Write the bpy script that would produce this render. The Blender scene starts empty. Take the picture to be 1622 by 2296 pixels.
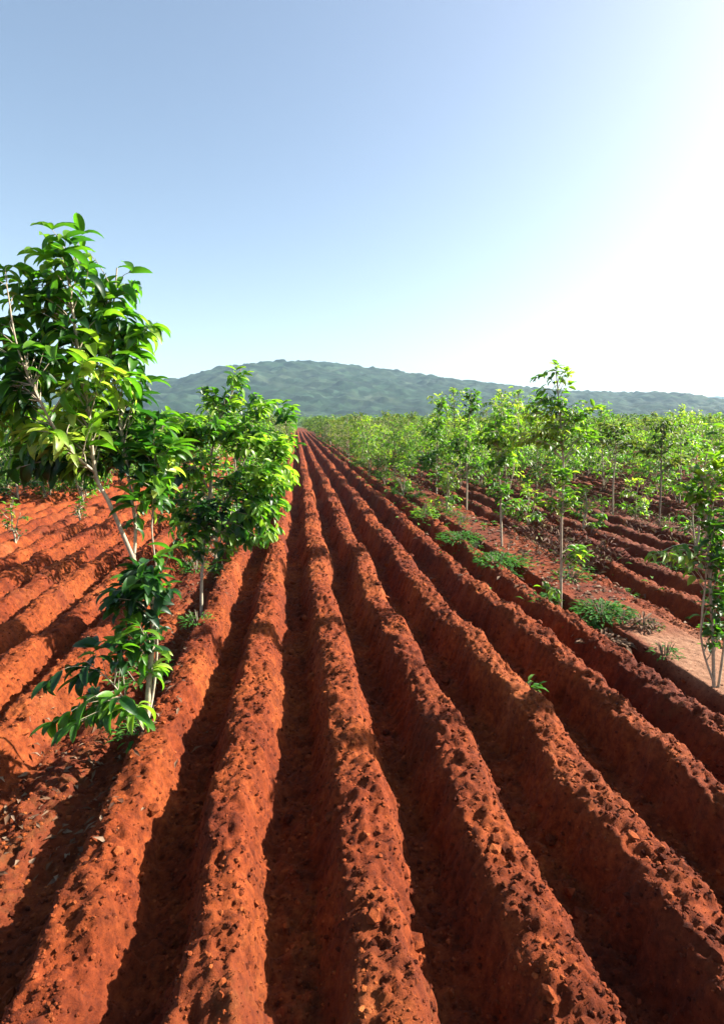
import bpy, math, random
import numpy as np
from mathutils import Vector

# ---------------------------------------------------------------- camera, sky, sun, exposure
SC = bpy.context.scene
COL = SC.collection
EYE = 2.0
F = 1250.0                       # focal length in units of a picture 1622 wide
YAW = math.atan(146 / F)
PIT = math.atan((1147.5 - 945) / F)
cd = bpy.data.cameras.new('camera')
cam = bpy.data.objects.new('camera', cd)
COL.objects.link(cam)
cd.sensor_fit = 'HORIZONTAL'
cd.angle = 2 * math.atan(811 / F)
cd.clip_start = 0.05
cd.clip_end = 20000
cam.location = (0, 0, EYE)
cam.rotation_euler = (math.pi / 2 - PIT, 0, -YAW)
SC.camera = cam

SUN_AZ = math.radians(80)        # clockwise from +Y (the way the furrows run)
SUN_EL = math.radians(33)
w = bpy.data.worlds.new('World')
SC.world = w
w.use_nodes = True
nt = w.node_tree
nt.nodes.clear()
sky = nt.nodes.new('ShaderNodeTexSky')
sky.sky_type = 'NISHITA'
sky.sun_disc = False
sky.sun_elevation = SUN_EL
sky.sun_rotation = SUN_AZ
sky.altitude = 300
sky.air_density = 1.0
sky.dust_density = 3.0
sky.ozone_density = 0.0
bg = nt.nodes.new('ShaderNodeBackground')
bg.inputs['Strength'].default_value = 0.053
wo = nt.nodes.new('ShaderNodeOutputWorld')
nt.links.new(sky.outputs[0], bg.inputs[0])
nt.links.new(bg.outputs[0], wo.inputs[0])

ld = bpy.data.lights.new('sun', 'SUN')
ld.energy = 5.0
ld.angle = math.radians(0.6)
ld.color = (1.0, 0.93, 0.82)
sun = bpy.data.objects.new('sun', ld)
COL.objects.link(sun)
sdir = Vector((math.sin(SUN_AZ) * math.cos(SUN_EL), math.cos(SUN_AZ) * math.cos(SUN_EL), math.sin(SUN_EL)))
sun.rotation_euler = sdir.to_track_quat('Z', 'Y').to_euler()
sun.location = (20, 10, 30)
SC.view_settings.view_transform = 'Standard'
SC.view_settings.look = 'None'
SC.view_settings.gamma = 1
SC.view_settings.exposure = 2.1
SC.cycles.max_bounces = 6
SC.cycles.diffuse_bounces = 3
SC.cycles.transmission_bounces = 4
SC.cycles.transparent_max_bounces = 4
SC.cycles.volume_bounces = 1

rs = np.random.RandomState(7)
rnd = random.Random(11)


def ray(px, py):
    x = (px - 811) / F
    z = -(py - 1147.5) / F
    c, s = math.cos(PIT), math.sin(PIT)
    d = (x, c + z * s, -s + z * c)
    cy, sy = math.cos(YAW), math.sin(YAW)
    return np.array([d[0] * cy + d[1] * sy, -d[0] * sy + d[1] * cy, d[2]])


def gp(px, py, z=0.0):
    """the spot on the soil that a pixel of the picture looks at"""
    r = ray(px, py)
    t = (z - EYE) / r[2]
    return (r[0] * t, r[1] * t)


def pt(px, py, Y):
    r = ray(px, py)
    t = Y / r[1]
    return np.array([r[0] * t, Y, EYE + r[2] * t])


# ---------------------------------------------------------------- noise
TAB = np.random.RandomState(3).rand(256, 256)


def vnoise(x, y, f, seed=0):
    x = x * f + seed * 17.31
    y = y * f + seed * 9.77
    xi = np.floor(x).astype(np.int64)
    yi = np.floor(y).astype(np.int64)
    u = x - xi
    v = y - yi
    u = u * u * (3 - 2 * u)
    v = v * v * (3 - 2 * v)
    a = TAB[xi & 255, yi & 255]
    b = TAB[(xi + 1) & 255, yi & 255]
    c = TAB[xi & 255, (yi + 1) & 255]
    d = TAB[(xi + 1) & 255, (yi + 1) & 255]
    return (a * (1 - u) + b * u) * (1 - v) + (c * (1 - u) + d * u) * v - 0.5


def fbm(x, y, f, octv=4, seed=0, gain=0.5):
    s = 0
    a = 1.0
    for k in range(octv):
        s = s + a * vnoise(x, y, f * 2.03 ** k, seed + k * 3)
        a *= gain
    return s


def sstep(a, b, x):
    t = np.clip((x - a) / (b - a), 0, 1)
    return t * t * (3 - 2 * t)


# ---------------------------------------------------------------- materials
def new_mat(name):
    m = bpy.data.materials.new(name)
    m.use_nodes = True
    n = m.node_tree
    n.nodes.clear()
    out = n.nodes.new('ShaderNodeOutputMaterial')
    return m, n, out


def noise_node(n, scale, detail=4, rough=0.6, coord='Object'):
    tc = n.nodes.new('ShaderNodeTexCoord')
    t = n.nodes.new('ShaderNodeTexNoise')
    t.inputs['Scale'].default_value = scale
    t.inputs['Detail'].default_value = detail
    t.inputs['Roughness'].default_value = rough
    n.links.new(tc.outputs[coord], t.inputs['Vector'])
    return t


def ramp(n, src, stops):
    r = n.nodes.new('ShaderNodeValToRGB')
    while len(r.color_ramp.elements) < len(stops):
        r.color_ramp.elements.new(0.5)
    for e, (p, c) in zip(r.color_ramp.elements, stops):
        e.position = p
        e.color = (c[0], c[1], c[2], 1)
    n.links.new(src, r.inputs[0])
    return r


def mix(n, fac, a, b, mode='MIX'):
    m = n.nodes.new('ShaderNodeMix')
    m.data_type = 'RGBA'
    m.blend_type = mode
    if isinstance(fac, (int, float)):
        m.inputs[0].default_value = fac
    else:
        n.links.new(fac, m.inputs[0])
    for s, i in ((a, 6), (b, 7)):
        if isinstance(s, tuple):
            m.inputs[i].default_value = (s[0], s[1], s[2], 1)
        else:
            n.links.new(s, m.inputs[i])
    return m.outputs[2]


def soil_mat(name, with_ground=True):
    # with_ground: the sheet (soil, sand, litter with tree shade, green cover); otherwise loose crumbs
    m, n, out = new_mat(name)
    p = n.nodes.new('ShaderNodeBsdfPrincipled')
    p.inputs['Roughness'].default_value = 0.9
    p.inputs['Specular IOR Level'].default_value = 0.15
    big = noise_node(n, 0.9, 5)
    fine = noise_node(n, 24, 5, 0.72)
    c1 = ramp(n, big.outputs[0], [(0.3, (0.080, 0.0125, 0.0036)), (0.45, (0.125, 0.0215, 0.0046)), (0.6, (0.165, 0.034, 0.0066)), (0.75, (0.20, 0.055, 0.018))])
    md = noise_node(n, 4.5, 4, 0.65)
    c0 = ramp(n, md.outputs[0], [(0.3, (0.62, 0.6, 0.6)), (0.5, (1.0, 1.0, 1.0)), (0.7, (1.35, 1.45, 1.5))])
    c2 = ramp(n, fine.outputs[0], [(0.32, (0.35, 0.30, 0.30)), (0.5, (0.95, 0.95, 0.95)), (0.68, (1.5, 1.7, 1.8))])
    col = mix(n, 0.85, mix(n, 0.9, c1.outputs[0], c0.outputs[0], 'MULTIPLY'), c2.outputs[0], 'MULTIPLY')
    if with_ground:
        at = n.nodes.new('ShaderNodeAttribute')
        at.attribute_name = 'cover'
        sep = n.nodes.new('ShaderNodeSeparateColor')
        n.links.new(at.outputs['Color'], sep.inputs[0])
        sand = ramp(n, fine.outputs[0], [(0.3, (0.15, 0.065, 0.035)), (0.7, (0.28, 0.15, 0.088))])
        col = mix(n, sep.outputs[0], col, sand.outputs[0])
        mid = noise_node(n, 9, 5, 0.7)
        litter_shade = ramp(n, mid.outputs[0], [(0.35, (0.07, 0.013, 0.006)), (0.5, (0.10, 0.022, 0.010)), (0.62, (0.075, 0.036, 0.013)), (0.75, (0.13, 0.065, 0.035))])  # dark litter tones that also carry the tree shade on the right ground
        col = mix(n, sep.outputs[1], col, litter_shade.outputs[0])
        gr = ramp(n, big.outputs[0], [(0.3, (0.035, 0.07, 0.02)), (0.7, (0.10, 0.12, 0.04))])
        col = mix(n, sep.outputs[2], col, gr.outputs[0])
    else:
        at = n.nodes.new('ShaderNodeAttribute')
        at.attribute_name = 'rnd'
        rr = ramp(n, at.outputs['Fac'], [(0.0, (0.45, 0.4, 0.4)), (0.4, (0.85, 0.85, 0.85)), (0.8, (1.35, 1.5, 1.7)), (1.0, (1.8, 2.3, 2.8))])
        col = mix(n, 1.0, col, rr.outputs[0], 'MULTIPLY')
    n.links.new(col, p.inputs['Base Color'])
    b = n.nodes.new('ShaderNodeBump')
    b.inputs['Strength'].default_value = 0.9
    b.inputs['Distance'].default_value = 0.012
    bn = noise_node(n, 60, 6, 0.75)
    n.links.new(bn.outputs[0], b.inputs['Height'])
    n.links.new(b.outputs[0], p.inputs['Normal'])
    n.links.new(p.outputs[0], out.inputs[0])
    return m


def leaf_mat(name, stops, trans, tcol, rough=0.42, spec=0.5):
    m, n, out = new_mat(name)
    at = n.nodes.new('ShaderNodeAttribute')
    at.attribute_name = 'rnd'
    oi = n.nodes.new('ShaderNodeObjectInfo')
    ad = n.nodes.new('ShaderNodeMath')
    ad.operation = 'MULTIPLY_ADD'
    n.links.new(oi.outputs['Random'], ad.inputs[0])
    ad.inputs[1].default_value = 0.26
    sb = n.nodes.new('ShaderNodeMath')
    sb.operation = 'SUBTRACT'
    n.links.new(at.outputs['Fac'], sb.inputs[0])
    sb.inputs[1].default_value = 0.13
    n.links.new(sb.outputs[0], ad.inputs[2])
    r = ramp(n, ad.outputs[0], stops)
    nz = noise_node(n, 35, 3)
    v = ramp(n, nz.outputs[0], [(0.3, (0.8, 0.8, 0.8)), (0.7, (1.2, 1.2, 1.2))])
    col = mix(n, 0.7, r.outputs[0], v.outputs[0], 'MULTIPLY')
    p = n.nodes.new('ShaderNodeBsdfPrincipled')
    p.inputs['Roughness'].default_value = rough
    p.inputs['Specular IOR Level'].default_value = spec
    n.links.new(col, p.inputs['Base Color'])
    t = n.nodes.new('ShaderNodeBsdfTranslucent')
    tc = mix(n, 1.0, col, tcol, 'MULTIPLY')
    n.links.new(tc, t.inputs[0])
    ms = n.nodes.new('ShaderNodeMixShader')
    ms.inputs[0].default_value = trans
    n.links.new(p.outputs[0], ms.inputs[1])
    n.links.new(t.outputs[0], ms.inputs[2])
    n.links.new(ms.outputs[0], out.inputs[0])
    return m


def bark_mat(name, a, b):
    m, n, out = new_mat(name)
    p = n.nodes.new('ShaderNodeBsdfPrincipled')
    p.inputs['Roughness'].default_value = 0.8
    t = noise_node(n, 22, 5, 0.7)
    r = ramp(n, t.outputs[0], [(0.3, a), (0.7, b)])
    n.links.new(r.outputs[0], p.inputs['Base Color'])
    bp = n.nodes.new('ShaderNodeBump')
    bp.inputs['Strength'].default_value = 0.6
    bp.inputs['Distance'].default_value = 0.004
    n.links.new(t.outputs[0], bp.inputs['Height'])
    n.links.new(bp.outputs[0], p.inputs['Normal'])
    n.links.new(p.outputs[0], out.inputs[0])
    return m


M_SOIL = soil_mat('red_soil')
M_CLOD = soil_mat('soil_clod', False)
M_LEAF = leaf_mat('glossy_leaf', [(0.0, (0.008531, 0.03554, 0.01564)), (0.3, (0.02133, 0.08531, 0.01422)), (0.6, (0.06398, 0.1848, 0.01422)), (0.85, (0.1706, 0.2985, 0.02844)), (1.0, (0.2985, 0.3697, 0.08531))], 0.5, (1.7, 1.9, 0.7), 0.42)
M_LEAF_Y = leaf_mat('light_leaf', [(0.0, (0.02165, 0.06494, 0.01299)), (0.35, (0.0469, 0.1299, 0.01588)), (0.7, (0.1082, 0.2165, 0.01876)), (1.0, (0.2598, 0.3247, 0.0433))], 0.5, (1.6, 1.9, 0.6), 0.45)
M_LEAF_FAR = leaf_mat('orchard_leaf', [(0.0, (0.02574, 0.05148, 0.01608)), (0.4, (0.05148, 0.103, 0.01931)), (0.75, (0.103, 0.1608, 0.02574)), (1.0, (0.2188, 0.2253, 0.07079))], 0.45, (1.5, 1.7, 0.6), 0.6, 0.3)
M_GRASS = leaf_mat('weed_leaf', [(0.0, (0.02081, 0.06936, 0.01387)), (0.5, (0.04162, 0.1387, 0.02081)), (1.0, (0.111, 0.2081, 0.03468))], 0.35, (1.3, 1.6, 0.6), 0.75, 0.15)
M_DRY = leaf_mat('dry_leaf', [(0.0, (0.0675, 0.02531, 0.01266)), (0.5, (0.1181, 0.06328, 0.03375)), (1.0, (0.2025, 0.1392, 0.09277))], 0.15, (1, 1, 1), 0.8, 0.2)
M_BARK = bark_mat('pale_bark', (0.18, 0.145, 0.095), (0.44, 0.37, 0.26))
M_BARK_B = bark_mat('brown_bark', (0.08, 0.06, 0.04), (0.20, 0.16, 0.11))


# ---------------------------------------------------------------- mesh helpers
def np_mesh(name, verts, quads, mat, smooth=True, rndv=None):
    me = bpy.data.meshes.new(name)
    nv, nf = len(verts), len(quads)
    k = quads.shape[1]
    me.vertices.add(nv)
    me.vertices.foreach_set('co', np.ascontiguousarray(verts, dtype=np.float32).ravel())
    me.loops.add(nf * k)
    me.loops.foreach_set('vertex_index', np.ascontiguousarray(quads, dtype=np.int32).ravel())
    me.polygons.add(nf)
    me.polygons.foreach_set('loop_start', np.arange(0, nf * k, k, dtype=np.int32))
    me.polygons.foreach_set('use_smooth', np.full(nf, smooth, dtype=bool))
    if rndv is not None:
        a = me.attributes.new('rnd', 'FLOAT', 'POINT')
        a.data.foreach_set('value', np.ascontiguousarray(rndv, dtype=np.float32))
    me.update(calc_edges=True)
    me.materials.append(mat)
    return me


def link(name, me, parent=None):
    o = bpy.data.objects.new(name, me)
    COL.objects.link(o)
    if parent is not None:
        o.parent = parent
    return o


def tag(o, label=None, cat=None, group=None, kind=None):
    if label:
        o['label'] = label
    if cat:
        o['category'] = cat
    if group:
        o['group'] = group
    if kind:
        o['kind'] = kind
    return o


def norm(v):
    return v / np.maximum(np.linalg.norm(v, axis=-1, keepdims=True), 1e-9)


class Leaves:
    """collects blades; each is a folded, drooping strip of quads"""

    def __init__(self):
        self.p, self.d, self.u, self.l, self.w, self.c, self.r = [], [], [], [], [], [], []

    def add(self, p, d, u, l, w, c, r):
        self.p.append(p)
        self.d.append(d)
        self.u.append(u)
        self.l.append(l)
        self.w.append(w)
        self.c.append(c)
        self.r.append(r)

    def mesh(self, name, mat, nseg=4, shape=None):
        P = np.array(self.p)
        D = norm(np.array(self.d))
        U = np.array(self.u)
        L = np.array(self.l)[:, None]
        Wd = np.array(self.w)[:, None]
        Cv = np.array(self.c)[:, None]
        S = norm(np.cross(D, U))
        N = norm(np.cross(S, D))
        st = np.linspace(0, 1, nseg + 1)
        if shape is None:
            wid = np.sin(np.pi * np.clip(st, 0, 1) ** 0.8) ** 0.75
            wid[0] = 0.08
            wid[-1] = 0.03
        else:
            wid = np.interp(st, np.linspace(0, 1, len(shape)), shape)
        vs = []
        for s, wd in zip(st, wid):
            ang = Cv * s
            # arc bending towards gravity
            along = np.where(np.abs(Cv) > 1e-3, np.sin(ang) / np.where(np.abs(Cv) > 1e-3, Cv, 1), s)
            drop = np.where(np.abs(Cv) > 1e-3, (1 - np.cos(ang)) / np.where(np.abs(Cv) > 1e-3, Cv, 1), 0)
            mid = P + D * L * along - N * L * drop
            nn = N * np.cos(ang) + D * np.sin(ang)
            fold = 0.28 * wd * Wd
            vs += [mid - S * Wd * wd * 0.5 + nn * fold, mid, mid + S * Wd * wd * 0.5 + nn * fold]
        V = np.stack(vs, axis=1)
        n = len(P)
        m = 3 * (nseg + 1)
        q = []
        for k in range(nseg):
            a = 3 * k
            q += [[a, a + 1, a + 4, a + 3], [a + 1, a + 2, a + 5, a + 4]]
        q = np.array(q)
        Q = (q[None] + (np.arange(n) * m)[:, None, None]).reshape(-1, 4)
        return np_mesh(name, V.reshape(-1, 3), Q, mat, True, np.repeat(np.array(self.r), m))


class Tubes:
    def __init__(self):
        self.v, self.q, self.n = [], [], 0

    def add(self, pts, rads, sides=6):
        pts = np.array(pts, float)
        k = len(pts)
        t = norm(np.gradient(pts, axis=0))
        a = norm(np.cross(t, np.tile([0.13, 1.0, 0.07], (k, 1))))
        b = np.cross(t, a)
        th = np.linspace(0, 2 * np.pi, sides, endpoint=False)
        r = np.array(rads)[:, None, None]
        ring = pts[:, None] + r * (np.cos(th)[None, :, None] * a[:, None] + np.sin(th)[None, :, None] * b[:, None])
        self.v.append(ring.reshape(-1, 3))
        i = np.arange(k - 1)[:, None] * sides
        j = np.arange(sides)[None]
        j2 = (j + 1) % sides
        q = np.stack([i + j, i + j2, i + sides + j2, i + sides + j], -1).reshape(-1, 4) + self.n
        self.q.append(q)
        self.n += k * sides

    def mesh(self, name, mat):
        return np_mesh(name, np.concatenate(self.v), np.concatenate(self.q), mat)


def smooth_path(pts, n):
    """Catmull-Rom through pts"""
    P = np.array(pts, float)
    P = np.vstack([2 * P[0] - P[1], P, 2 * P[-1] - P[-2]])
    out = []
    segs = len(P) - 3
    for t in np.linspace(0, segs - 1e-6, n):
        i = int(t)
        u = t - i
        a, b, c, d = P[i:i + 4]
        out.append(0.5 * (2 * b + (c - a) * u + (2 * a - 5 * b + 4 * c - d) * u * u + (3 * b - 3 * c + d - a) * u ** 3))
    return np.array(out)


def grow(stems, clumps, R, leaf_len=(0.1, 0.17), aspect=0.4, droop=0.9, twig_r=0.004, seg=4, mat=None, bark=None,
         tone=0.0, sides=6, gap=0.035, branch_only=False):
    """stems: list of (points, r0, r1); clumps: (centre, radii, twigs, tone) -> trunk mesh, crown mesh"""
    T = Tubes()
    L = Leaves()
    SP = []
    for (pts, r0, r1) in stems:
        n = max(6, int(len(pts) * 5))
        sp = smooth_path(pts, n)
        rad = np.linspace(1, 0, n) ** 0.8 * (r0 - r1) + r1
        T.add(sp, rad, sides + 2)
        SP.append((sp, rad))
    allp = np.concatenate([s[0] for s in SP])
    allr = np.concatenate([s[1] for s in SP])
    for (c, rr, nt_, tn) in clumps:
        c = np.array(c, float)
        rr = np.array(rr, float)
        for _ in range(nt_):
            v = np.array([R.gauss(0, 1) for _ in range(3)])
            v = v / np.linalg.norm(v) * R.random() ** 0.45
            tgt = c + v * rr
            dd = np.linalg.norm((allp - tgt) * np.array([1, 1, 0.8]) + np.array([0, 0, 0.12]), axis=1) + np.array([R.random() * 0.08 for _ in range(len(allp))])
            k = int(np.argmin(dd))
            s = allp[k]
            ln = np.linalg.norm(tgt - s)
            if ln < 0.05:
                tgt = s + norm(v) * 0.12
                ln = 0.12
            out = tgt - s
            midp = s + out * 0.5 + np.array([R.gauss(0, .05), R.gauss(0, .05), 0.12 + R.gauss(0, .05)]) * ln
            tp = smooth_path([s, midp, tgt], 7)
            r0 = min(allr[k] * 0.6, twig_r * (0.8 + 1.3 * ln))
            T.add(tp, np.linspace(r0, 0.0012, 7), 4 if sides < 6 else 5)
            # leaves along outer part
            start = 0.25 if ln > 0.25 else 0.1
            nl = max(3, int(ln * (1 - start) / gap))
            side = 1
            base_tone = tn + tone + R.gauss(0, 0.14)
            for q in range(nl):
                f = start + (1 - start) * (q + R.random() * 0.6) / nl
                f = min(f, 1.0)
                x = f * 6
                i = min(5, int(x))
                p = tp[i] + (tp[i + 1] - tp[i]) * (x - i)
                d = norm(tp[i + 1] - tp[i])
                side = -side
                h = norm(np.cross(d, [0, 0, 1]) + np.array([1e-3, 0, 0])) * side
                dr = norm(d * R.uniform(0.3, 0.9) + h * R.uniform(0.5, 1.1) + np.array([R.gauss(0, .22), R.gauss(0, .22), R.gauss(-0.18, .25) - 0.25 * droop]))
                ll = R.uniform(*leaf_len) * (0.75 + 0.25 * math.sin(f * 3)) * R.choice([.62, .85, 1, 1, 1.12])
                up = np.array([R.gauss(0, .35), R.gauss(0, .35), 1.0])
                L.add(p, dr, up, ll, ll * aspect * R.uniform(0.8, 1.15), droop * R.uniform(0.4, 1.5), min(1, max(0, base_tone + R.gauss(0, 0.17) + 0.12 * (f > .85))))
            for q in range(R.choice([2, 3, 4])):
                a = R.uniform(0, 6.28)
                dr = norm(norm(out) * 0.8 + np.array([math.cos(a) * .8, math.sin(a) * .8, -0.15 * droop + R.gauss(0, .2)]))
                ll = R.uniform(*leaf_len) * 0.9
                L.add(tgt, dr, np.array([R.gauss(0, .3), R.gauss(0, .3), 1.0]), ll, ll * aspect * R.uniform(0.8, 1.1), droop * R.uniform(0.3, 1.4), min(1, max(0, base_tone + 0.12 + R.gauss(0, 0.12))))
    tm = T.mesh('trunk', bark or M_BARK)
    cm = L.mesh('crown', mat or M_LEAF, seg)
    return tm, cm


def tree_obj(name, loc, tm, cm, label, cat='tree', group=None, rz=0, sc=1.0, parts=('trunk', 'crown')):
    e = bpy.data.objects.new(name, None)
    e.empty_display_size = 0.2
    COL.objects.link(e)
    e.location = loc
    e.rotation_euler = (0, 0, rz)
    e.scale = (sc, sc, sc) if isinstance(sc, (int, float)) else sc
    tag(e, label, cat, group)
    link(parts[0], tm, e)
    link(parts[1], cm, e)
    return e


# ---------------------------------------------------------------- ground: one sheet with ridges and furrows
RIDGES = [(-0.90, .20, .19), (-0.35, .21, .205), (0.27, .24, .22), (0.87, .235, .22), (1.50, .235, .22), (2.13, .22, .20), (2.70, .20, .17),
          (-1.92, .19, .16), (-2.42, .18, .15), (-2.90, .18, .15), (-1.42, .20, .05)]
x = -3.38
while x > -9.0:
    RIDGES.append((x, .18, .14))
    x -= .48
x = 3.78
kk = 0
while x < 70:
    ph = (x - 3.0) % 4.55
    if ph < 0.55 or ph > 4.2:
        RIDGES.append((x, .22, .03))
    else:
        RIDGES.append((x, .21, .15))
    x += .6
x = -9.3
while x > -60:
    RIDGES.append((x, .17, .16))
    x -= .6
RIDGES.sort()
RX = np.array([r[0] for r in RIDGES])
RW = np.array([r[1] for r in RIDGES])
RH = np.array([r[2] for r in RIDGES])


def cover(x, y):
    sand = sstep(2.95, 3.1, x + 0.25 * vnoise(x, y, 1.1, 5)) * (1 - sstep(3.75, 3.95, x + 0.2 * vnoise(x, y, 1.3, 6))) * (1 - sstep(4.5, 5.2, y + 0.8 * vnoise(x, y, .9, 8))) * sstep(0.5, 3.3, y)
    # litter under the tree rows, plus painted tree shade at right
    litter_shade = np.zeros_like(x)
    for cx in [3.25 + 4.55 * k for k in range(14)] + [-9.6 - 4.55 * k for k in range(10)]:
        litter_shade = np.maximum(litter_shade, (0.35 if 3 < cx < 4 else 1.0) * np.exp(-((x - cx) / 0.75) ** 2))
    litter_shade = np.maximum(litter_shade, 0.35 * np.exp(-((x + 1.35) / 0.3) ** 2))
    litter_shade = np.clip(litter_shade * 1.3 + 0.9 * fbm(x, y, 1.2, 3, 9) - 0.15, 0, 1) * (1 - sand)
    litter_shade = np.maximum(litter_shade, sstep(3.3, 5.0, x) * np.clip(0.75 + 0.7 * fbm(x, y, .9, 3, 4), 0, 1) * (1 - sand))  # whole right side darkened: tree shade painted in along with litter
    grn = sstep(170, 230, np.abs(y) + np.abs(x) * 0.6)
    return sand, litter_shade, grn


def ground_h(x, y, fine=True):
    xw = x + 0.10 * vnoise(x * 0.5, y, 0.55, 2) + 0.07 * vnoise(x, y, 1.9, 4)
    i = np.clip(np.searchsorted(RX, xw), 1, len(RX) - 1)
    z = np.zeros_like(x)
    hh = np.zeros_like(x)
    for k in (i - 1, i):
        d = (np.abs(xw - RX[k]) + 0.03 * vnoise(x, y, 9, 71) + 0.02 * vnoise(x, y, 21, 72)) / (RW[k] * (0.88 + 0.22 * vnoise(RX[k] * 3.3, y, 0.9, 73)))
        amp = 1.4 * RH[k] * (1 + 0.30 * vnoise(RX[k] * 7.7, y, 0.8, 11) + 0.28 * vnoise(RX[k] * 5.1, y, 2.6, 12))
        b = (1 - sstep(0.42, 1.22, d)) * (1 - 0.24 * np.clip(d, 0, 1.2) ** 2)
        v = amp * b
        z = np.maximum(z, v)
    z = z - 0.20
    fade = 1 - sstep(60, 140, np.sqrt(x * x + y * y))
    flat = sstep(2.95, 3.06, x) * (1 - sstep(3.62, 3.78, x))
    z = np.where(flat > 0, z * (1 - flat) + flat * (0.03), z) * fade
    if fine:
        rough = (1 - 0.75 * flat) * fade
        z = z + rough * (0.05 * fbm(x, y, 3.2, 2, 21) + 0.03 * fbm(x, y, 11, 2, 31) + 0.026 * fbm(x, y, 15, 2, 41) + 0.03 * vnoise(x, y, 34, 42) + 0.022 * vnoise(x, y, 48, 51))
    r = np.sqrt(x * x + y * y)
    z = z + 1.2 * vnoise(x, y, 0.006, 61) * sstep(90, 400, r)
    return z


def axis(fine, lo, hi, k, start):
    """spacing 'fine' inside [lo,hi], growing outside"""
    a = list(np.arange(lo, hi, fine))
    s = fine
    v = hi
    while v < start:
        a.append(v)
        s = max(fine, (v - hi) * k + fine)
        v += s
    return a


xs_p = axis(0.0135, 0, 3.6, 0.0125, 9000)
xs_n = [-v for v in axis(0.0135, 0, 2.9, 0.0125, 9000)][1:]
XS = np.array(sorted(xs_n + xs_p))
ys = list(np.arange(0.9, 3.2, 0.0125))
v = 3.2
while v < 14000:
    ys.append(v)
    v += 0.0042 * v if v < 60 else 0.02 * v
yn = []
v = 0.9 - 0.05
s = 0.05
while v > -3000:
    yn.append(v)
    v -= s
    s *= 1.07
YS = np.array(sorted(yn + ys))
GX, GY = np.meshgrid(XS, YS)
gx, gy = GX.ravel(), GY.ravel()
gz = ground_h(gx, gy)
nx, ny = len(XS), len(YS)
ii = (np.arange(ny - 1)[:, None] * nx + np.arange(nx - 1)[None]).ravel()
quads = np.stack([ii, ii + 1, ii + nx + 1, ii + nx], -1)
gm = np_mesh('ground', np.stack([gx, gy, gz], -1), quads, M_SOIL)
sand, litter_shade, grn = cover(gx, gy)
ca = gm.attributes.new('cover', 'FLOAT_COLOR', 'POINT')
ca.data.foreach_set('color', np.stack([sand, litter_shade, grn, np.ones_like(sand)], -1).astype(np.float32).ravel())
ground = link('ground', gm)
tag(ground, 'red laterite soil worked into long parallel ridges and furrows', None, None, 'structure')


def gz_at(x, y):
    return float(ground_h(np.array([x]), np.array([y]))[0])


# clods and crumbs lying on the soil
def ico():
    t = (1 + 5 ** .5) / 2
    v = np.array([(-1, t, 0), (1, t, 0), (-1, -t, 0), (1, -t, 0), (0, -1, t), (0, 1, t), (0, -1, -t), (0, 1, -t), (t, 0, -1), (t, 0, 1), (-t, 0, -1), (-t, 0, 1)], float)
    f = np.array([(0, 11, 5), (0, 5, 1), (0, 1, 7), (0, 7, 10), (0, 10, 11), (1, 5, 9), (5, 11, 4), (11, 10, 2), (10, 7, 6), (7, 1, 8), (3, 9, 4), (3, 4, 2), (3, 2, 6), (3, 6, 8), (3, 8, 9), (4, 9, 5), (2, 4, 11), (6, 2, 10), (8, 6, 7), (9, 8, 1)])
    return v / np.linalg.norm(v[0]), f


def lumps(n, xr, yfun, size, seed, sq=0.7):
    R = np.random.RandomState(seed)
    iv, f = ico()
    y = yfun(R.rand(n))
    x = xr[0] + (xr[1] - xr[0]) * R.rand(n)
    s = size[0] + (size[1] - size[0]) * R.rand(n) ** 5
    s = s * (0.8 + 0.05 * y)
    fl = sstep(3.0, 3.1, x) * (1 - sstep(3.6, 3.7, x))
    s = s * (1 - 0.75 * fl)
    z = ground_h(x, y) + s * 0.25
    V = iv[None] * s[:, None, None] * (0.65 + 0.7 * R.rand(n, 12, 1)) * np.array([1, 1, sq])
    a = R.rand(n) * 6.28
    ca_, sa_ = np.cos(a)[:, None], np.sin(a)[:, None]
    X = V[..., 0] * ca_ - V[..., 1] * sa_
    Y = V[..., 0] * sa_ + V[..., 1] * ca_
    V = np.stack([X + x[:, None], Y + y[:, None], V[..., 2] + z[:, None]], -1)
    Fq = (f[None] + (np.arange(n) * 12)[:, None, None]).reshape(-1, 3)
    return V.reshape(-1, 3), Fq


v1, f1 = lumps(125000, (-4.6, 5.5), lambda u: 1.3 * (13 / 1.3) ** u, (0.003, 0.015), 5)
v2, f2 = lumps(3200, (-4.6, 7.5), lambda u: 1.3 * (14 / 1.3) ** u, (0.006, 0.045), 6)
f2 = f2 + len(v1)
v1 = np.concatenate([v1, v2])
cl = link('soil_clods', np_mesh('soil_clods', v1, np.concatenate([f1, f2]), M_CLOD, False, np.repeat(rs.rand(len(v1) // 12), 12)))
tag(cl, 'red brown crumbs and clods of soil strewn over the ridges', None, None, 'stuff')

# ---------------------------------------------------------------- hills
SK = [(-700, 905), (-400, 895), (-150, 893), (0, 886), (150, 872), (330, 857), (430, 849), (500, 833), (560, 822), (620, 817), (690, 813), (760, 819), (830, 826), (900, 837), (980, 850), (1060, 861), (1130, 869), (1200, 874),
      (1290, 879), (1400, 882), (1450, 892), (1500, 900), (1622, 912), (1900, 930), (2300, 940)]
SK2 = [(-700, 925), (300, 925), (900, 915), (1150, 890), (1250, 880), (1330, 876), (1400, 884), (1480, 887), (1560, 889), (1622, 889), (1800, 888), (2100, 897), (2400, 910)]


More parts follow.
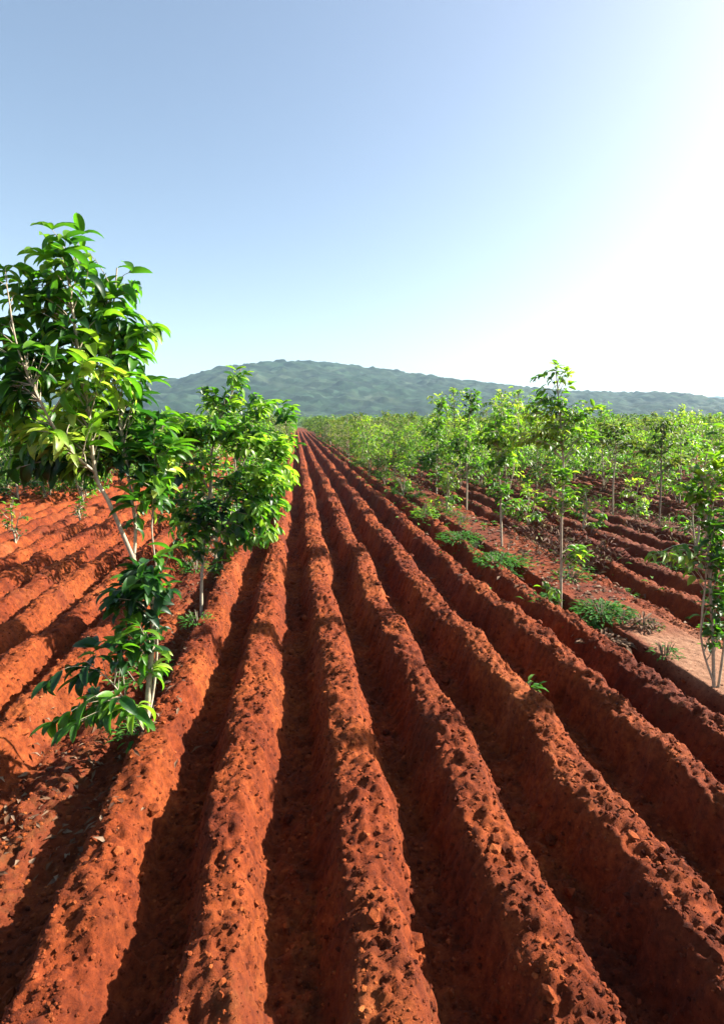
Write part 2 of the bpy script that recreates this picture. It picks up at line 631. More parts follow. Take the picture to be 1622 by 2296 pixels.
def hill(name, SKY, D, y0, y1, step, seed, bump, label):
    xs = []
    zs = []
    for (px, py) in SKY:
        p = pt(px, py, D)
        xs.append(p[0])
        zs.append(max(p[2], 0))
    X = np.arange(min(xs), max(xs), step)
    Y = np.arange(y0, y1, step)
    A, B = np.meshgrid(X, Y)
    a, b = A.ravel(), B.ravel()
    warp = a + 60 * fbm(a, b, 0.004, 3, seed)
    prof = np.interp(a, xs, zs)
    t = np.where(b < D, sstep(y0, D, b + 70 * fbm(a, b, 0.006, 3, seed + 1) * (1 - sstep(D - 120, D, b))), 1 - sstep(D, y1, b))
    z = prof * t
    val = np.abs(fbm(warp, b * 0.5, 0.007, 4, seed + 2))
    z = z - 9 * val * t * (1 - t) * 4 * (prof / 100)
    cano = np.maximum(vnoise(a, b, 0.10, seed + 5), -0.1) * bump + vnoise(a, b, 0.03, seed + 6) * bump * 0.35 + vnoise(a, b, 0.17, seed + 8) * bump * .4
    z = z + cano * sstep(0.02, 0.2, t) - 1.5
    n, m_ = len(X), len(Y)
    i = (np.arange(m_ - 1)[:, None] * n + np.arange(n - 1)[None]).ravel()
    me = np_mesh(name, np.stack([a, b, z], -1), np.stack([i, i + 1, i + n + 1, i + n], -1), M_HILL, True)
    return tag(link(name, me), label, None, None, 'structure')


m, n, out = new_mat('hill_cover')
p = n.nodes.new('ShaderNodeBsdfPrincipled')
p.inputs['Roughness'].default_value = 0.95
p.inputs['Specular IOR Level'].default_value = 0.1
a1 = noise_node(n, 0.009, 7, 0.72)
vt = n.nodes.new('ShaderNodeTexVoronoi')
vt.inputs['Scale'].default_value = 0.085
tcv = n.nodes.new('ShaderNodeTexCoord')
n.links.new(tcv.outputs['Object'], vt.inputs['Vector'])
sv = n.nodes.new('ShaderNodeSeparateColor')
n.links.new(vt.outputs['Color'], sv.inputs[0])
r1 = ramp(n, a1.outputs[0], [(0.32, (0.00459, 0.01339, 0.008415)), (0.5, (0.009945, 0.02295, 0.013)), (0.6, (0.01913, 0.0306, 0.01913)), (0.75, (0.04208, 0.04972, 0.03442))])
r2 = ramp(n, sv.outputs[0], [(0.0, (0.35, 0.4, 0.4)), (0.5, (0.9, 1.0, 0.8)), (0.85, (1.5, 1.5, 1.2)), (1.0, (3.0, 2.6, 2.6))])
n.links.new(mix(n, 0.9, r1.outputs[0], r2.outputs[0], 'MULTIPLY'), p.inputs['Base Color'])
n.links.new(p.outputs[0], out.inputs[0])
M_HILL = m
hill('hill', SK, 900, 420, 1250, 4.0, 71, 8.0, 'long wooded hill with a rounded top behind the plantation')
hill('far_hill', SK2, 1700, 1350, 2300, 9.0, 91, 8.0, 'low grey green range fading in haze at right behind the hill')

# ---------------------------------------------------------------- trees
# the big multi-stemmed tree at left in front
R = random.Random(5)
YT = 3.5
bx, by = gp(325, 1640)


def q(px, py, dy=0.0):
    return pt(px, py, YT + dy) - np.array([bx, by, 0])


g0 = gz_at(bx, by)
base = np.array([0, 0, g0 - 0.05])
fork = q(300, 1255, 0.0)
stems = [([base, q(338, 1480, 0), q(345, 1370, .02), q(318, 1300, 0), fork, q(246, 1130, -.05), q(214, 1060, -.05), q(196, 900, -.08), q(168, 740, -.05), q(150, 560, 0)], 0.019, 0.005),
         ([fork, q(303, 1180, .03), q(288, 1070, .06), q(262, 900, .1), q(250, 760, .12), q(262, 600, .15)], 0.011, 0.004),
         ([base, q(345, 1540, .1), q(352, 1440, .12), q(345, 1372, .1), q(352, 1300, .1), q(340, 1180, .1), q(352, 1100, .1), q(345, 1020, .12)], 0.010, 0.003),
         ([q(214, 1060, -.05), q(150, 1000, -.2), q(90, 900, -.25), q(40, 780, -.3), q(15, 640, -.3)], 0.008, 0.003),
         ([base, q(300, 1600, -.1), q(250, 1530, -.15), q(190, 1480, -.2)], 0.007, 0.002)]
clumps = []
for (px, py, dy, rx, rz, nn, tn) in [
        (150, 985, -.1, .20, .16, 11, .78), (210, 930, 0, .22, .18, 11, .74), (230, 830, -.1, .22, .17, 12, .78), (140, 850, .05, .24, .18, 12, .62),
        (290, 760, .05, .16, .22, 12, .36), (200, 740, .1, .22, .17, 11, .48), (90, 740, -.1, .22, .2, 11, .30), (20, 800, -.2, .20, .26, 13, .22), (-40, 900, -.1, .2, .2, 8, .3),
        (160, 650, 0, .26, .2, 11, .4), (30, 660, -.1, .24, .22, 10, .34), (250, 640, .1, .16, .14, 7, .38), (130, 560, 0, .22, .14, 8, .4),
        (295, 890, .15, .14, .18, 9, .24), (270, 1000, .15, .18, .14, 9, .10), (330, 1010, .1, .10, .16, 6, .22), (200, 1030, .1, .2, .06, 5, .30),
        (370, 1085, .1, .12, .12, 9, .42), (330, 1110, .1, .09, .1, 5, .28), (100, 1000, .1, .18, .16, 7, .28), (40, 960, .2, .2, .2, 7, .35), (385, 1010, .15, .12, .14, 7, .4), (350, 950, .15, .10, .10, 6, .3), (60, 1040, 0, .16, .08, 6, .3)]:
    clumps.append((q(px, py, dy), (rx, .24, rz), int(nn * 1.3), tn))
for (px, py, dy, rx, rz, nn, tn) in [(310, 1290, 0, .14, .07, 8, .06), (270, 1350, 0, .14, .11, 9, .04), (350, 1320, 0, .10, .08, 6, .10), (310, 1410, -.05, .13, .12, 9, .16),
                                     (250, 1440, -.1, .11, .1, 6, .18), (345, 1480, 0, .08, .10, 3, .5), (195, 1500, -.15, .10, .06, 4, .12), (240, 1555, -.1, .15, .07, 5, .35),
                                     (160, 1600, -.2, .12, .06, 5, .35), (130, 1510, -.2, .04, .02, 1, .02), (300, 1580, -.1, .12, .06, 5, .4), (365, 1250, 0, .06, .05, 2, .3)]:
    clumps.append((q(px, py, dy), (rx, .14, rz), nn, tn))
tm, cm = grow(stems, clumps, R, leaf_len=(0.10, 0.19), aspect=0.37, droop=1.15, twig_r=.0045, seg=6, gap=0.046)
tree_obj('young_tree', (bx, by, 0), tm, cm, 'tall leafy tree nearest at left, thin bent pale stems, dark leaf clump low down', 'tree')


# the bushy tree behind it and the rest of that row
def bush(px, py, seed, H, wid, lo, stems_n, ntw, leaf, tone, lean=0.0, mat=None, bark=None, aspect=0.42, droop=.8, gap=.04, seg=4, sides=6, tip=True, topw=0.25, depth=None):
    """generic young tree in local coordinates"""
    R = random.Random(seed)
    st = []
    for k in range(stems_n):
        a = R.uniform(0, 6.28)
        sp = (0.0 if k == 0 else 0.22 * wid)
        h = H * (1 if k == 0 else R.uniform(.65, .9))
        pts = [np.array([R.gauss(0, .015), R.gauss(0, .015), -0.06])]
        for f in (.15, .35, .55, .75, .92, 1.0):
            pts.append(np.array([sp * f ** .7 * math.cos(a) + lean * f + R.gauss(0, .02), sp * f ** .7 * math.sin(a) + R.gauss(0, .02), h * f]))
        st.append((pts, (0.016 + 0.006 * H / 2.5) * (1 if k == 0 else .7), .004))
    for k in range(4):   # limbs
        f = R.uniform(lo + .05, .75)
        a = R.uniform(0, 6.28)
        r = wid * .33
        s = np.array([lean * f, 0, H * f])
        st.append(([s, s + np.array([math.cos(a) * r * .5, math.sin(a) * r * .5, .16 * H * .6]), s + np.array([math.cos(a) * r, math.sin(a) * r, .2 * H])], .008, .003))
    cl = []
    nc = max(6, ntw // 8)
    for k in range(nc):
        f = lo + (0.96 - lo) * (k + R.random()) / nc
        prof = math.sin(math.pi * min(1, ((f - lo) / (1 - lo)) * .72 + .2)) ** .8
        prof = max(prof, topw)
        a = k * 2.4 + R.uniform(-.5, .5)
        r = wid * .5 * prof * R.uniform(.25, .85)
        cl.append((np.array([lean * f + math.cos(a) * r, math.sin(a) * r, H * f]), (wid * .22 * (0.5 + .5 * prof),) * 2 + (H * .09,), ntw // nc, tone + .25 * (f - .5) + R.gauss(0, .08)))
    if tip:
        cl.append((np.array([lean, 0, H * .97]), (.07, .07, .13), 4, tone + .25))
    return grow(st, cl, R, leaf, aspect, droop, .004, seg, mat or M_LEAF, bark, 0, sides, gap)


LG = 'young trees in the row left of the furrows'
RG = 'young trees in the row right of the furrows'
# left row
bx2, by2 = gp(450, 1365)
R = random.Random(21)


def q2(px, py, dy=0.0):
    return pt(px, py, by2 + dy) - np.array([bx2, by2, 0])


stems = [([np.array([0, 0, gz_at(bx2, by2) - .05]), q2(452, 1300), q2(458, 1220, .05), q2(470, 1100, .1), q2(480, 980, .1), q2(520, 880, .1), q2(540, 825, .1)], .018, .004),
         ([q2(458, 1220, .05), q2(510, 1110, .1), q2(560, 1000, .1), q2(585, 890, .1)], .011, .004),
         ([q2(470, 1100, .1), q2(420, 1010, -.1), q2(400, 930, -.1)], .010, .004),
         ([q2(458, 1220), q2(520, 1160, .1), q2(590, 1080, .2), q2(640, 1000, .3), q2(635, 910, .3)], .010, .004)]
cl = []
for (px, py, dy, rx, rz, nn, tn) in [
        (535, 850, .1, .10, .12, 7, .46), (500, 890, .1, .24, .12, 13, .44), (585, 905, 0, .12, .11, 9, .6), (640, 925, .3, .10, .10, 7, .34), (420, 950, -.1, .24, .14, 15, .55), (385, 1000, -.2, .17, .16, 13, .56),
        (490, 965, -.1, .26, .16, 18, .46), (570, 985, 0, .24, .15, 18, .62), (630, 990, .2, .16, .17, 13, .60), (600, 1060, 0, .24, .17, 18, .56), (640, 1070, .2, .12, .10, 8, .74),
        (530, 1080, 0, .2, .17, 13, .44), (570, 1150, 0, .24, .15, 16, .40), (470, 1150, -.1, .16, .16, 12, .12), (600, 1190, 0, .12, .08, 6, .48), (430, 1190, -.1, .14, .14, 9, .40), (500, 1235, 0, .1, .06, 4, .45),
        (405, 1080, 0, .15, .10, 7, .42), (380, 1130, -.1, .14, .1, 6, .46), (560, 1210, 0, .2, .06, 6, .4), (420, 1230, -.1, .10, .06, 3, .3), (620, 1130, .2, .12, .16, 9, .62), (610, 1190, .1, .10, .08, 6, .55), (540, 1190, .1, .16, .10, 8, .45), (400, 1150, -.1, .14, .12, 7, .5), (440, 1040, -.1, .16, .14, 8, .5), (350, 960, -.2, .14, .12, 8, .55), (350, 1050, -.2, .12, .14, 8, .5)]:
    cl.append((q2(px, py, dy), (rx * 1.12, .34, rz * 1.05), int(nn * 1.2), tn + .17))
tm, cm = grow(stems, cl, R, (0.085, 0.16), 0.46, .8, .0045, 5, None, None, 0, 6, 0.032)
tree_obj('young_tree', (bx2, by2, 0), tm, cm, 'broad bushy bright green tree behind the nearest tree, on one thin stem', 'tree', LG)

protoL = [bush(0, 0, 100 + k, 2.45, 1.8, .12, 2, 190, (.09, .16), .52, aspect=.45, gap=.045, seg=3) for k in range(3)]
ylist = [8.8, 11.6, 14.6, 17.6]
lab = ['second bushy tree in the left row, partly hidden by the broad bright green one', 'third bushy tree in the left row counting back from the broad one',
       'fourth tree back in the left row, beside the furrows', 'fifth tree back in the left row, where the furrows narrow']
for k, y in enumerate(ylist):
    X = -1.25 + R.gauss(0, .06)
    tm, cm = protoL[k % 3]
    tree_obj('young_tree', (X, y, gz_at(X, y)), tm, cm, lab[k], 'tree', LG, R.uniform(0, 6.28), .95 + .1 * R.random())

# right row, near trees of their own shape
R = random.Random(33)


def fitted(px, py, stem_px, clump_px, seed, label, r0=.016, leaf=(.08, .14), mat=None, aspect=.42, droop=.8, gap=.045, seg=4, extra=None, bark=None, group=RG):
    X, Y = gp(px, py)
    o = np.array([X, Y, 0])
    R = random.Random(seed)

    def qq(a, b, dy=0):
        return pt(a, b, Y + dy) - o
    st = [([np.array([0, 0, gz_at(X, Y) - .05])] + [qq(*s) for s in stem_px], r0, .003)]
    for (pts, rr) in (extra or []):
        st.append(([np.array([rr * 3, 0, gz_at(X, Y) - .05]) if s is None else qq(*s) for s in pts], rr, .003))
    cl = []
    s = Y / F
    for (a, b, dy, rx, rz, nn, tn) in clump_px:
        cl.append((qq(a, b, dy), (rx * s, max(.06, rx * s * .9), rz * s), int(nn * 1.6 + .5), tn + .05))
    tm, cm = grow(st, cl, R, leaf, aspect, droop, .0038, seg, mat or M_LEAF_Y, bark, 0, 6, gap)
    return tree_obj('young_tree', (X, Y, 0), tm, cm, label, 'tree', group)


fitted(1600, 1548, [(1597, 1440), (1590, 1300), (1583, 1160), (1580, 1110), (1572, 1060)],
       [(1600, 1250, 0, 34, 50, 8, .12), (1610, 1340, 0, 36, 50, 10, .1), (1605, 1420, 0, 24, 34, 5, .1), (1600, 1170, 0, 36, 30, 7, .2), (1565, 1110, .05, 40, 22, 7, .35), (1590, 1050, 0, 46, 24, 7, .55),
        (1640, 1200, .1, 40, 120, 14, .35), (1640, 1060, .1, 50, 60, 9, .45), (1480, 1240, -.1, 26, 7, 3, .55), (1535, 1262, 0, 24, 8, 2, .45), (1640, 980, 0, 40, 40, 6, .5)], 201,
       'dark leafy tree with several thin stems at the right edge beside the bare sandy strip', .013, (.07, .12),
       extra=[([None, (1572, 1440), (1578, 1330), (1590, 1220)], .009), ([None, (1625, 1420), (1640, 1250), (1640, 1000)], .010)])
fitted(1258, 1352, [(1257, 1290), (1258, 1170), (1262, 1050), (1256, 950), (1250, 880), (1244, 812)],
       [(1240, 818, 0, 26, 5, 2, .5), (1218, 842, 0, 18, 5, 2, .25), (1272, 838, 0, 20, 8, 3, .75), (1215, 870, 0, 12, 5, 1, .2), (1278, 862, 0, 14, 5, 1, .5),
        (1245, 900, 0, 52, 10, 7, .28), (1205, 925, 0, 50, 20, 8, .7), (1300, 922, 0, 46, 24, 9, .5), (1170, 975, 0, 50, 24, 9, .8), (1240, 970, 0, 56, 26, 8, .6), (1320, 965, 0, 40, 22, 7, .55),
        (1262, 1060, 0, 26, 22, 7, .5), (1270, 1110, 0, 30, 24, 8, .45), (1225, 1130, 0, 26, 14, 5, .55), (1300, 1235, 0, 36, 14, 7, .4), (1225, 1320, 0, 18, 10, 3, .5)], 202,
       'slender tree with straight pale trunk and sparse top tuft against the sky at right', .017, (.07, .125))
fitted(1124, 1228, [(1122, 1150), (1118, 1040), (1112, 970), (1108, 905)],
       [(1115, 930, 0, 36, 20, 9, .45), (1100, 970, 0, 50, 26, 16, .5), (1140, 985, 0, 46, 26, 16, .6), (1110, 1030, 0, 46, 24, 12, .42), (1120, 1090, 0, 40, 24, 9, .36), (1150, 1130, 0, 40, 16, 5, .4)], 203,
       'slim tree with grey lower trunk just left of the tall tufted tree', .02, (.09, .15))
fitted(1045, 1145, [(1046, 1080), (1044, 990), (1052, 930), (1056, 872)],
       [(1056, 885, 0, 14, 16, 7, .45), (1062, 912, 0, 26, 12, 8, .45), (1046, 945, 0, 20, 22, 8, .45), (1050, 985, 0, 40, 22, 12, .5), (1020, 1010, 0, 44, 24, 12, .55), (1060, 1040, 0, 44, 24, 10, .4)], 204,
       'narrow tree with a pointed bright top and white trunk, in the right row', .022, (.10, .17))
fitted(978, 1110, [(978, 1060), (980, 990), (985, 930), (990, 892)],
       [(990, 905, 0, 12, 16, 7, .6), (986, 935, 0, 22, 16, 9, .65), (970, 965, 0, 38, 18, 14, .5), (990, 1000, 0, 44, 22, 14, .5), (960, 1030, 0, 40, 22, 12, .42), (985, 1065, 0, 36, 20, 8, .35)], 205,
       'yellow green tree with a spire shaped top, fifth back in the right row', .024, (.12, .19))
# second right row, near
fitted(1478, 1172, [(1480, 1100), (1482, 1010), (1488, 940)],
       [(1480, 950, 0, 46, 14, 10, .4), (1500, 985, 0, 60, 20, 12, .35), (1450, 1010, 0, 50, 18, 8, .35), (1520, 1030, 0, 34, 14, 6, .6)], 206,
       'bare stemmed tree with a thin olive crown in the second right row', .022, (.10, .16), M_LEAF_FAR, group=None, bark=M_BARK_B)
fitted(1374, 1140, [(1374, 1080), (1380, 1010), (1376, 950)],
       [(1380, 955, 0, 50, 14, 12, .5), (1350, 985, 0, 50, 20, 10, .4), (1400, 1000, 0, 56, 22, 12, .35)], 207,
       'pale trunked tree with a flat green crown behind the tufted tree', .024, (.11, .18), M_LEAF_FAR, group=None)

# orchard trees further off, copied from prototypes
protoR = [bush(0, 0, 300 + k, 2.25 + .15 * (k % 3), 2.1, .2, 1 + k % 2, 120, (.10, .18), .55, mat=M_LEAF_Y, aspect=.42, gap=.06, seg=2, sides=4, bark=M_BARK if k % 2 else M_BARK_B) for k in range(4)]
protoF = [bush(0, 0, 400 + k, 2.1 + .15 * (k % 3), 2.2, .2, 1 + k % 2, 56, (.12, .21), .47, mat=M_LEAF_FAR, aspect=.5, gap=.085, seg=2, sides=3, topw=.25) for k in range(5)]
spots = []
R = random.Random(77)
for k in range(56):
    X0 = 3.05 + (4.55 * k if k < 2 else 4.55 + 3.3 * (k - 1))
    y = 2.0 + R.uniform(0, 2.8)
    while y < 240:
        X, Y = X0 + R.gauss(0, .22), y + R.gauss(0, .3)
        ok = X < Y * .80 + 1.2
        if k == 0:
            ok = ok and Y > 17
        if k == 1:
            ok = ok and Y > 14
        if ok and R.random() > .07:
            spots.append((X, Y))
        y += 2.3
for k in range(40):
    X0 = -9.4 - 3.3 * k
    y = 2.0 + R.uniform(0, 2.8)
    while y < 240:
        X, Y = X0 + R.gauss(0, .25), y + R.gauss(0, .3)
        if X > -Y * .50 - 1.2 and R.random() > .07:
            spots.append((X, Y))
        y += 2.3
for X0, ya in ((5.3, 14), (9.2, 13.5), (6.4, 26), (12.4, 17)):
    for y in np.arange(ya, 62, 2.2):
        X = X0 + R.gauss(0, .35)
        if X < y * .8 + 1 and R.random() > .15:
            spots.append((X, y + R.gauss(0, .4)))
for y in np.arange(11, 60, 1.9):
    for X in (-5.2 + R.gauss(0, .5), -7 + R.gauss(0, .5)):
        if X > -y * .5 - 1 and y > 14.5:
            spots.append((X, y + R.gauss(0, .4)))
for y in np.arange(16.5, 40, 1.7):
    X = -8.4 + R.gauss(0, .4)
    if X > -y * .5 - 1:
        spots.append((X, y))
y = 20.5
while y < 240:
    spots.append((-1.25 + R.gauss(0, .1), y))
    y += 2.8
spots.sort(key=lambda s: s[0] ** 2 + s[1] ** 2)
NIND = 285
for i, (X, Y) in enumerate(spots[:NIND]):
    near = Y < 26
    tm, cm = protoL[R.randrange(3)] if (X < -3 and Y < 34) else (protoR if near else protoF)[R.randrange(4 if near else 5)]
    if X > 0:
        if X < 3.8:
            l_, g_ = 'small green orchard tree far along the right row bordering the furrows', 'far trees of the right bordering row'
        elif near:
            l_, g_ = 'green orchard tree in the shaded rows right of the tall tufted tree', 'orchard trees in the nearer right rows'
        else:
            l_, g_ = 'small orchard tree in the far rows right of the furrows, below the hill', 'orchard trees in the far right rows'
    elif X > -3:
        l_, g_ = 'distant tree of the left bordering row where the furrows vanish', 'far trees of the left bordering row'
    else:
        l_, g_ = 'orchard tree beyond the open red field at left', 'orchard trees beyond the left field'
    s = R.uniform(.82, 1.16)
    o_ = tree_obj('orchard_tree', (X, Y, gz_at(X, Y)), tm, cm, l_, 'tree', g_, 0, (s * R.uniform(.85, 1.2), s * R.uniform(.85, 1.2), s * R.uniform(.76, 1.2)))
    o_.rotation_euler = (R.gauss(0, .06), R.gauss(0, .06), R.uniform(0, 6.28))

# the farthest rows, beyond counting
L = Leaves()
T = Tubes()
far = spots[NIND:]
for (X, Y) in far:
    H = R.uniform(1.9, 2.9)
    T.add([(X, Y, -.1), (X, Y, H * .6)], [.04, .03], 3)
    nl = 70 if Y < 100 else 30
    s = .9 if Y < 100 else 1.4
    for k in range(nl):
        f = R.uniform(.25, 1)
        a = R.uniform(0, 6.28)
        r = .95 * math.sin(math.pi * min(1, f * .75 + .15)) * R.random() ** .5
        L.add(np.array([X + r * math.cos(a), Y + r * math.sin(a), H * f]), np.array([math.cos(a), math.sin(a), R.gauss(-.2, .4)]), np.array([R.gauss(0, .4), R.gauss(0, .4), 1]), R.uniform(.3, .5) * s, R.uniform(.16, .26) * s, .6, min(1, max(0, R.gauss(.5, .18))))
fo = link('distant_orchard', L.mesh('distant_orchard', M_LEAF_FAR, 2))
tag(fo, 'green mass of the farthest orchard rows at the foot of the hill', None, None, 'stuff')
ft = link('distant_trunks', T.mesh('distant_trunks', M_BARK_B))
tag(ft, 'thin trunks of the farthest orchard rows', None, None, 'stuff')
# scrub belt between orchard and hill
L = Leaves()
for k in range(26000):
    Y = R.uniform(240, 440)
    X = R.uniform(-.55 * Y, .95 * Y)
    hh = 3.2 + 2.5 * (0.5 + float(TAB[int(X / 7) & 255, int(Y / 7) & 255] - .5))
    z = R.random() * hh
    a = R.uniform(0, 6.28)
    L.add(np.array([X, Y, z]), np.array([math.cos(a), math.sin(a), R.gauss(0, .4)]), np.array([R.gauss(0, .5), R.gauss(0, .5), 1]), R.uniform(1.2, 2.4), R.uniform(.8, 1.4), .5, min(1, max(0, R.gauss(.4, .16))))
tag(link('distant_scrub', L.mesh('distant_scrub', M_LEAF_FAR, 2)), 'band of scrub and low trees before the hill', None, None, 'stuff')


# ---------------------------------------------------------------- low plants
def weed_mesh(seed, w, h, n, mat, length=(.05, .11), aspect=.35, blade=False):
    R = random.Random(seed)
    L = Leaves()
    for k in range(n):
        a = R.uniform(0, 6.28)
        r = w * R.random() ** .6
        z = h * R.random() * (1 - .5 * r / w)
        up = R.uniform(.1, 1.0)
        L.add(np.array([r * math.cos(a), r * math.sin(a), z - .01]), np.array([math.cos(a), math.sin(a), up]), np.array([0.01, R.gauss(0, .2), 1.0]), R.uniform(*length), R.uniform(*length) * aspect, R.uniform(.5, 1.6), min(1, max(0, R.gauss(.5, .2))))
    T = Tubes()
    for k in range(10):
        a = R.uniform(0, 6.28)
        r = w * R.random() * .8
        T.add([(r * .2 * math.cos(a), r * .2 * math.sin(a), -.03), (r * .7 * math.cos(a), r * .7 * math.sin(a), h * .6), (r * math.cos(a), r * math.sin(a), h)], [.004, .003, .001], 4)
    return T.mesh('stem', M_BARK_B), L.mesh('foliage', mat, 3)


WG = 'green weeds along the right tree row'
for (px, py, w_, h_, nn, seed, mt, lb) in [
        (1030, 1212, .36, .16, 320, 1, M_GRASS, 'flat bright green weed clump, farther of the two left of the grey trunk'),
        (1118, 1268, .34, .14, 340, 2, M_GRASS, 'flat bright green weed clump below the grey lower trunk'),
        (1222, 1338, .15, .12, 110, 3, M_GRASS, 'small yellow green weed at the left of the pale straight trunk'),
        (1350, 1385, .28, .16, 260, 4, M_GRASS, 'dark green weed patch right of the pale straight trunk at its foot'),
        (1300, 1392, .16, .09, 90, 5, M_GRASS, 'low weed between the pale trunk and the dark green patch'),
        (952, 1165, .26, .32, 220, 6, M_LEAF_Y, 'leafy green bush on the ridge where the right tree row narrows'),
        (1180, 1545, .09, .06, 30, 7, M_GRASS, 'tiny weed in the furrow left of the right hand ridges'),
        (1305, 1262, .22, .26, 120, 8, M_LEAF_Y, 'loose leafy sapling right of the pale straight trunk'),
        (1440, 1410, .14, .10, 60, 9, M_DRY, 'dry brown weed above the sandy strip'),
        (1350, 1425, .26, .05, 160, 10, M_DRY, 'thin straw coloured grass at the upper end of the sandy strip'),
        (1400, 1310, .2, .15, 100, 11, M_LEAF_Y, 'olive weed between the shaded right ridges'),
        (1500, 1258, .30, .20, 200, 12, M_GRASS, 'light green leafy weed leaning left of the right edge tree')]:
    X, Y = gp(px, py)
    tm, cm = weed_mesh(seed, w_, h_, nn, mt)
    tree_obj('weed', (X, Y, gz_at(X, Y)), tm, cm, lb, 'weed', WG, 0, 1.0, ('stem', 'foliage'))
wt, wc = weed_mesh(40, .10, .09, 46, M_GRASS, (.03, .06), .3)
wt2, wc2 = weed_mesh(41, .16, .12, 80, M_GRASS, (.04, .08), .3)
for k in range(46):
    Y = 3.2 * (24 / 3.2) ** R.random()
    X = 3.0 + R.gauss(.25, .35) if k % 4 else -1.35 + R.gauss(0, .25)
    if X > Y * .85:
        continue
    e = tree_obj('weed_tuft', (X, Y, gz_at(X, Y)), *((wt, wc) if k % 2 else (wt2, wc2)), 'small green weed tuft on the strip where the bordering trees stand', 'weed', 'weed tufts along the tree strips', R.uniform(0, 6.28), R.uniform(.7, 1.5), ('stem', 'foliage'))
# saplings in the left field
for k, (px, py, h, lb) in enumerate([(32, 1212, .55, 'little sapling standing alone in the red field at far left'), (180, 1165, .25, 'low dark sapling in the red field behind the pale stems'), (100, 1110, .6, 'sapling at the far side of the red field')]):
    X, Y = gp(px, py)
    tm, cm = bush(0, 0, 500 + k, h + .1, .45, .15, 2, 16, (.07, .12), .35, gap=.05, seg=3)
    tree_obj('sapling', (X, Y, gz_at(X, Y)), tm, cm, lb, 'sapling', None, 0, 1.0)

for k, (px, py, h, lb) in enumerate([
        (905, 1108, 1.1, 'leafy shrub in the right row below the yellow green spire tree'),
        (1000, 1150, .9, 'low shrub left of the white trunked pointed tree'),
        (862, 1082, 1.2, 'small shrub where the right row begins to merge into distance'),
        (1180, 1165, .9, 'low shrub between the grey trunk and the pale straight trunk'),
        (1310, 1180, .8, 'low shrub in shade right of the pale straight trunk'),
        (1425, 1150, .9, 'low olive shrub between the two second row trunks'),
        (1560, 1235, 1.7, 'yellow green sapling left of the dark tree at the right edge'),
        (1080, 1085, 1.3, 'bushy sapling behind the white trunked pointed tree')]):
    X, Y = gp(px, py)
    tm, cm = bush(0, 0, 540 + k, h, .95, .08, 2, 60, (.08, .14), .5, mat=M_LEAF_Y, gap=.05, seg=3)
    tree_obj('shrub', (X, Y, gz_at(X, Y)), tm, cm, lb, 'shrub', None, 0, 1.0)

# ground cover under the right rows and thin litter
L = Leaves()
D_ = Leaves()
for k in range(15000):
    Y = 3.0 * (70 / 3.0) ** R.random()
    row = R.choice([0, 0, 1, 1, 2, 3, 4, 5])
    X = 3.3 + 4.55 * row + R.gauss(0, .55)
    if X > Y * .85 + 1 or (Y < 5.6 and X < 3.9):
        continue
    z = gz_at(X, Y)
    s = 1 + Y * .05
    a = R.uniform(0, 6.28)
    green = (math.sin(X * 3.1) + math.sin(Y * 2.3 + X) + R.gauss(0, .6)) > .35
    (L if green else D_).add(np.array([X, Y, z + .01 + .06 * R.random() * green]), np.array([math.cos(a), math.sin(a), .45 if green else .1]), np.array([R.gauss(0, .3), R.gauss(0, .3), 1]), R.uniform(.05, .10) * s, R.uniform(.02, .04) * s, .8, R.random())
for k in range(900):
    Y = 2.5 * (16 / 2.5) ** R.random()
    X = -1.35 + R.gauss(0, .28)
    a = R.uniform(0, 6.28)
    D_.add(np.array([X, Y, gz_at(X, Y) + .008]), np.array([math.cos(a), math.sin(a), .1]), np.array([R.gauss(0, .3), R.gauss(0, .3), 1]), R.uniform(.04, .09), R.uniform(.015, .03), .8, R.random())
tag(link('ground_cover', L.mesh('ground_cover', M_GRASS, 2)), 'low green ground cover under the right tree rows', None, None, 'stuff')
tag(link('leaf_litter', D_.mesh('leaf_litter', M_DRY, 2)), 'fallen dry leaves under the tree rows', None, None, 'stuff')

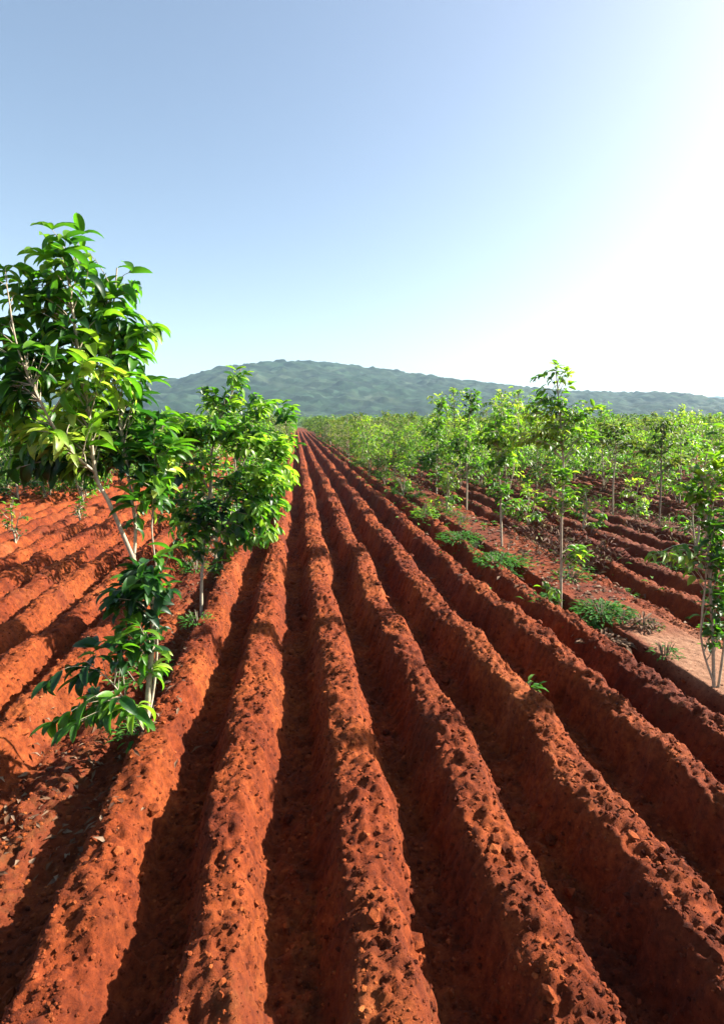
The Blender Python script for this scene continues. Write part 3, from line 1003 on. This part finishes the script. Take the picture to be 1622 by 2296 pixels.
# brown twiggy undergrowth between the shaded right rows
L = Leaves()
for k in range(26000):
    Y = 5.5 * (60 / 5.5) ** R.random()
    X = R.uniform(3.7, max(5, .88 * Y + 1))
    if X > .88 * Y + 1 or float(vnoise(np.array([X]), np.array([Y]), .8, 15)[0]) < -.2 + .9 * math.exp(-Y / 7):
        continue
    s = 1 + Y * .02
    hgt = R.uniform(.05, .42) * (0.6 + float(TAB[int(X * 2) & 255, int(Y * 2) & 255]))
    a = R.uniform(0, 6.28)
    L.add(np.array([X, Y, gz_at(X, Y) + hgt * R.random()]), np.array([math.cos(a), math.sin(a), R.uniform(.3, 1.8)]), np.array([R.gauss(0, .5), R.gauss(0, .5), 1]), R.uniform(.07, .16) * s, R.uniform(.015, .035) * s, .7, min(1, max(0, R.gauss(.45, .25))))
M_TWIG = leaf_mat('dry_twig', [(0.0, (0.05625, 0.0225, 0.01688)), (0.5, (0.135, 0.0675, 0.03938)), (0.8, (0.135, 0.135, 0.045)), (1.0, (0.3375, 0.2475, 0.1575))], 0.15, (1, 1, 1), 0.8, 0.2)
tag(link('dry_undergrowth', L.mesh('dry_undergrowth', M_TWIG, 2)), 'brown twiggy undergrowth between the right orchard rows', None, None, 'stuff')

# ---------------------------------------------------------------- haze
X0, X1, Y0, Y1, Z0, Z1 = -9100, 9100, -3100, 14200, -4, 190
vs = np.array([(x, y, z) for z in (Z0, Z1) for y in (Y0, Y1) for x in (X0, X1)], float)
fs = np.array([(0, 2, 3, 1), (4, 5, 7, 6), (0, 1, 5, 4), (2, 6, 7, 3), (0, 4, 6, 2), (1, 3, 7, 5)])
m, n, out = new_mat('haze')
pv = n.nodes.new('ShaderNodeVolumePrincipled')
pv.inputs['Color'].default_value = (0.50, 0.76, 1.0, 1)
pv.inputs['Density'].default_value = 0.00021
pv.inputs['Anisotropy'].default_value = 0.0
n.links.new(pv.outputs[0], out.inputs['Volume'])
hz = link('haze', np_mesh('haze', vs, fs, m, False))
tag(hz, 'thin pale haze over the plantation and the hills', None, None, 'stuff')
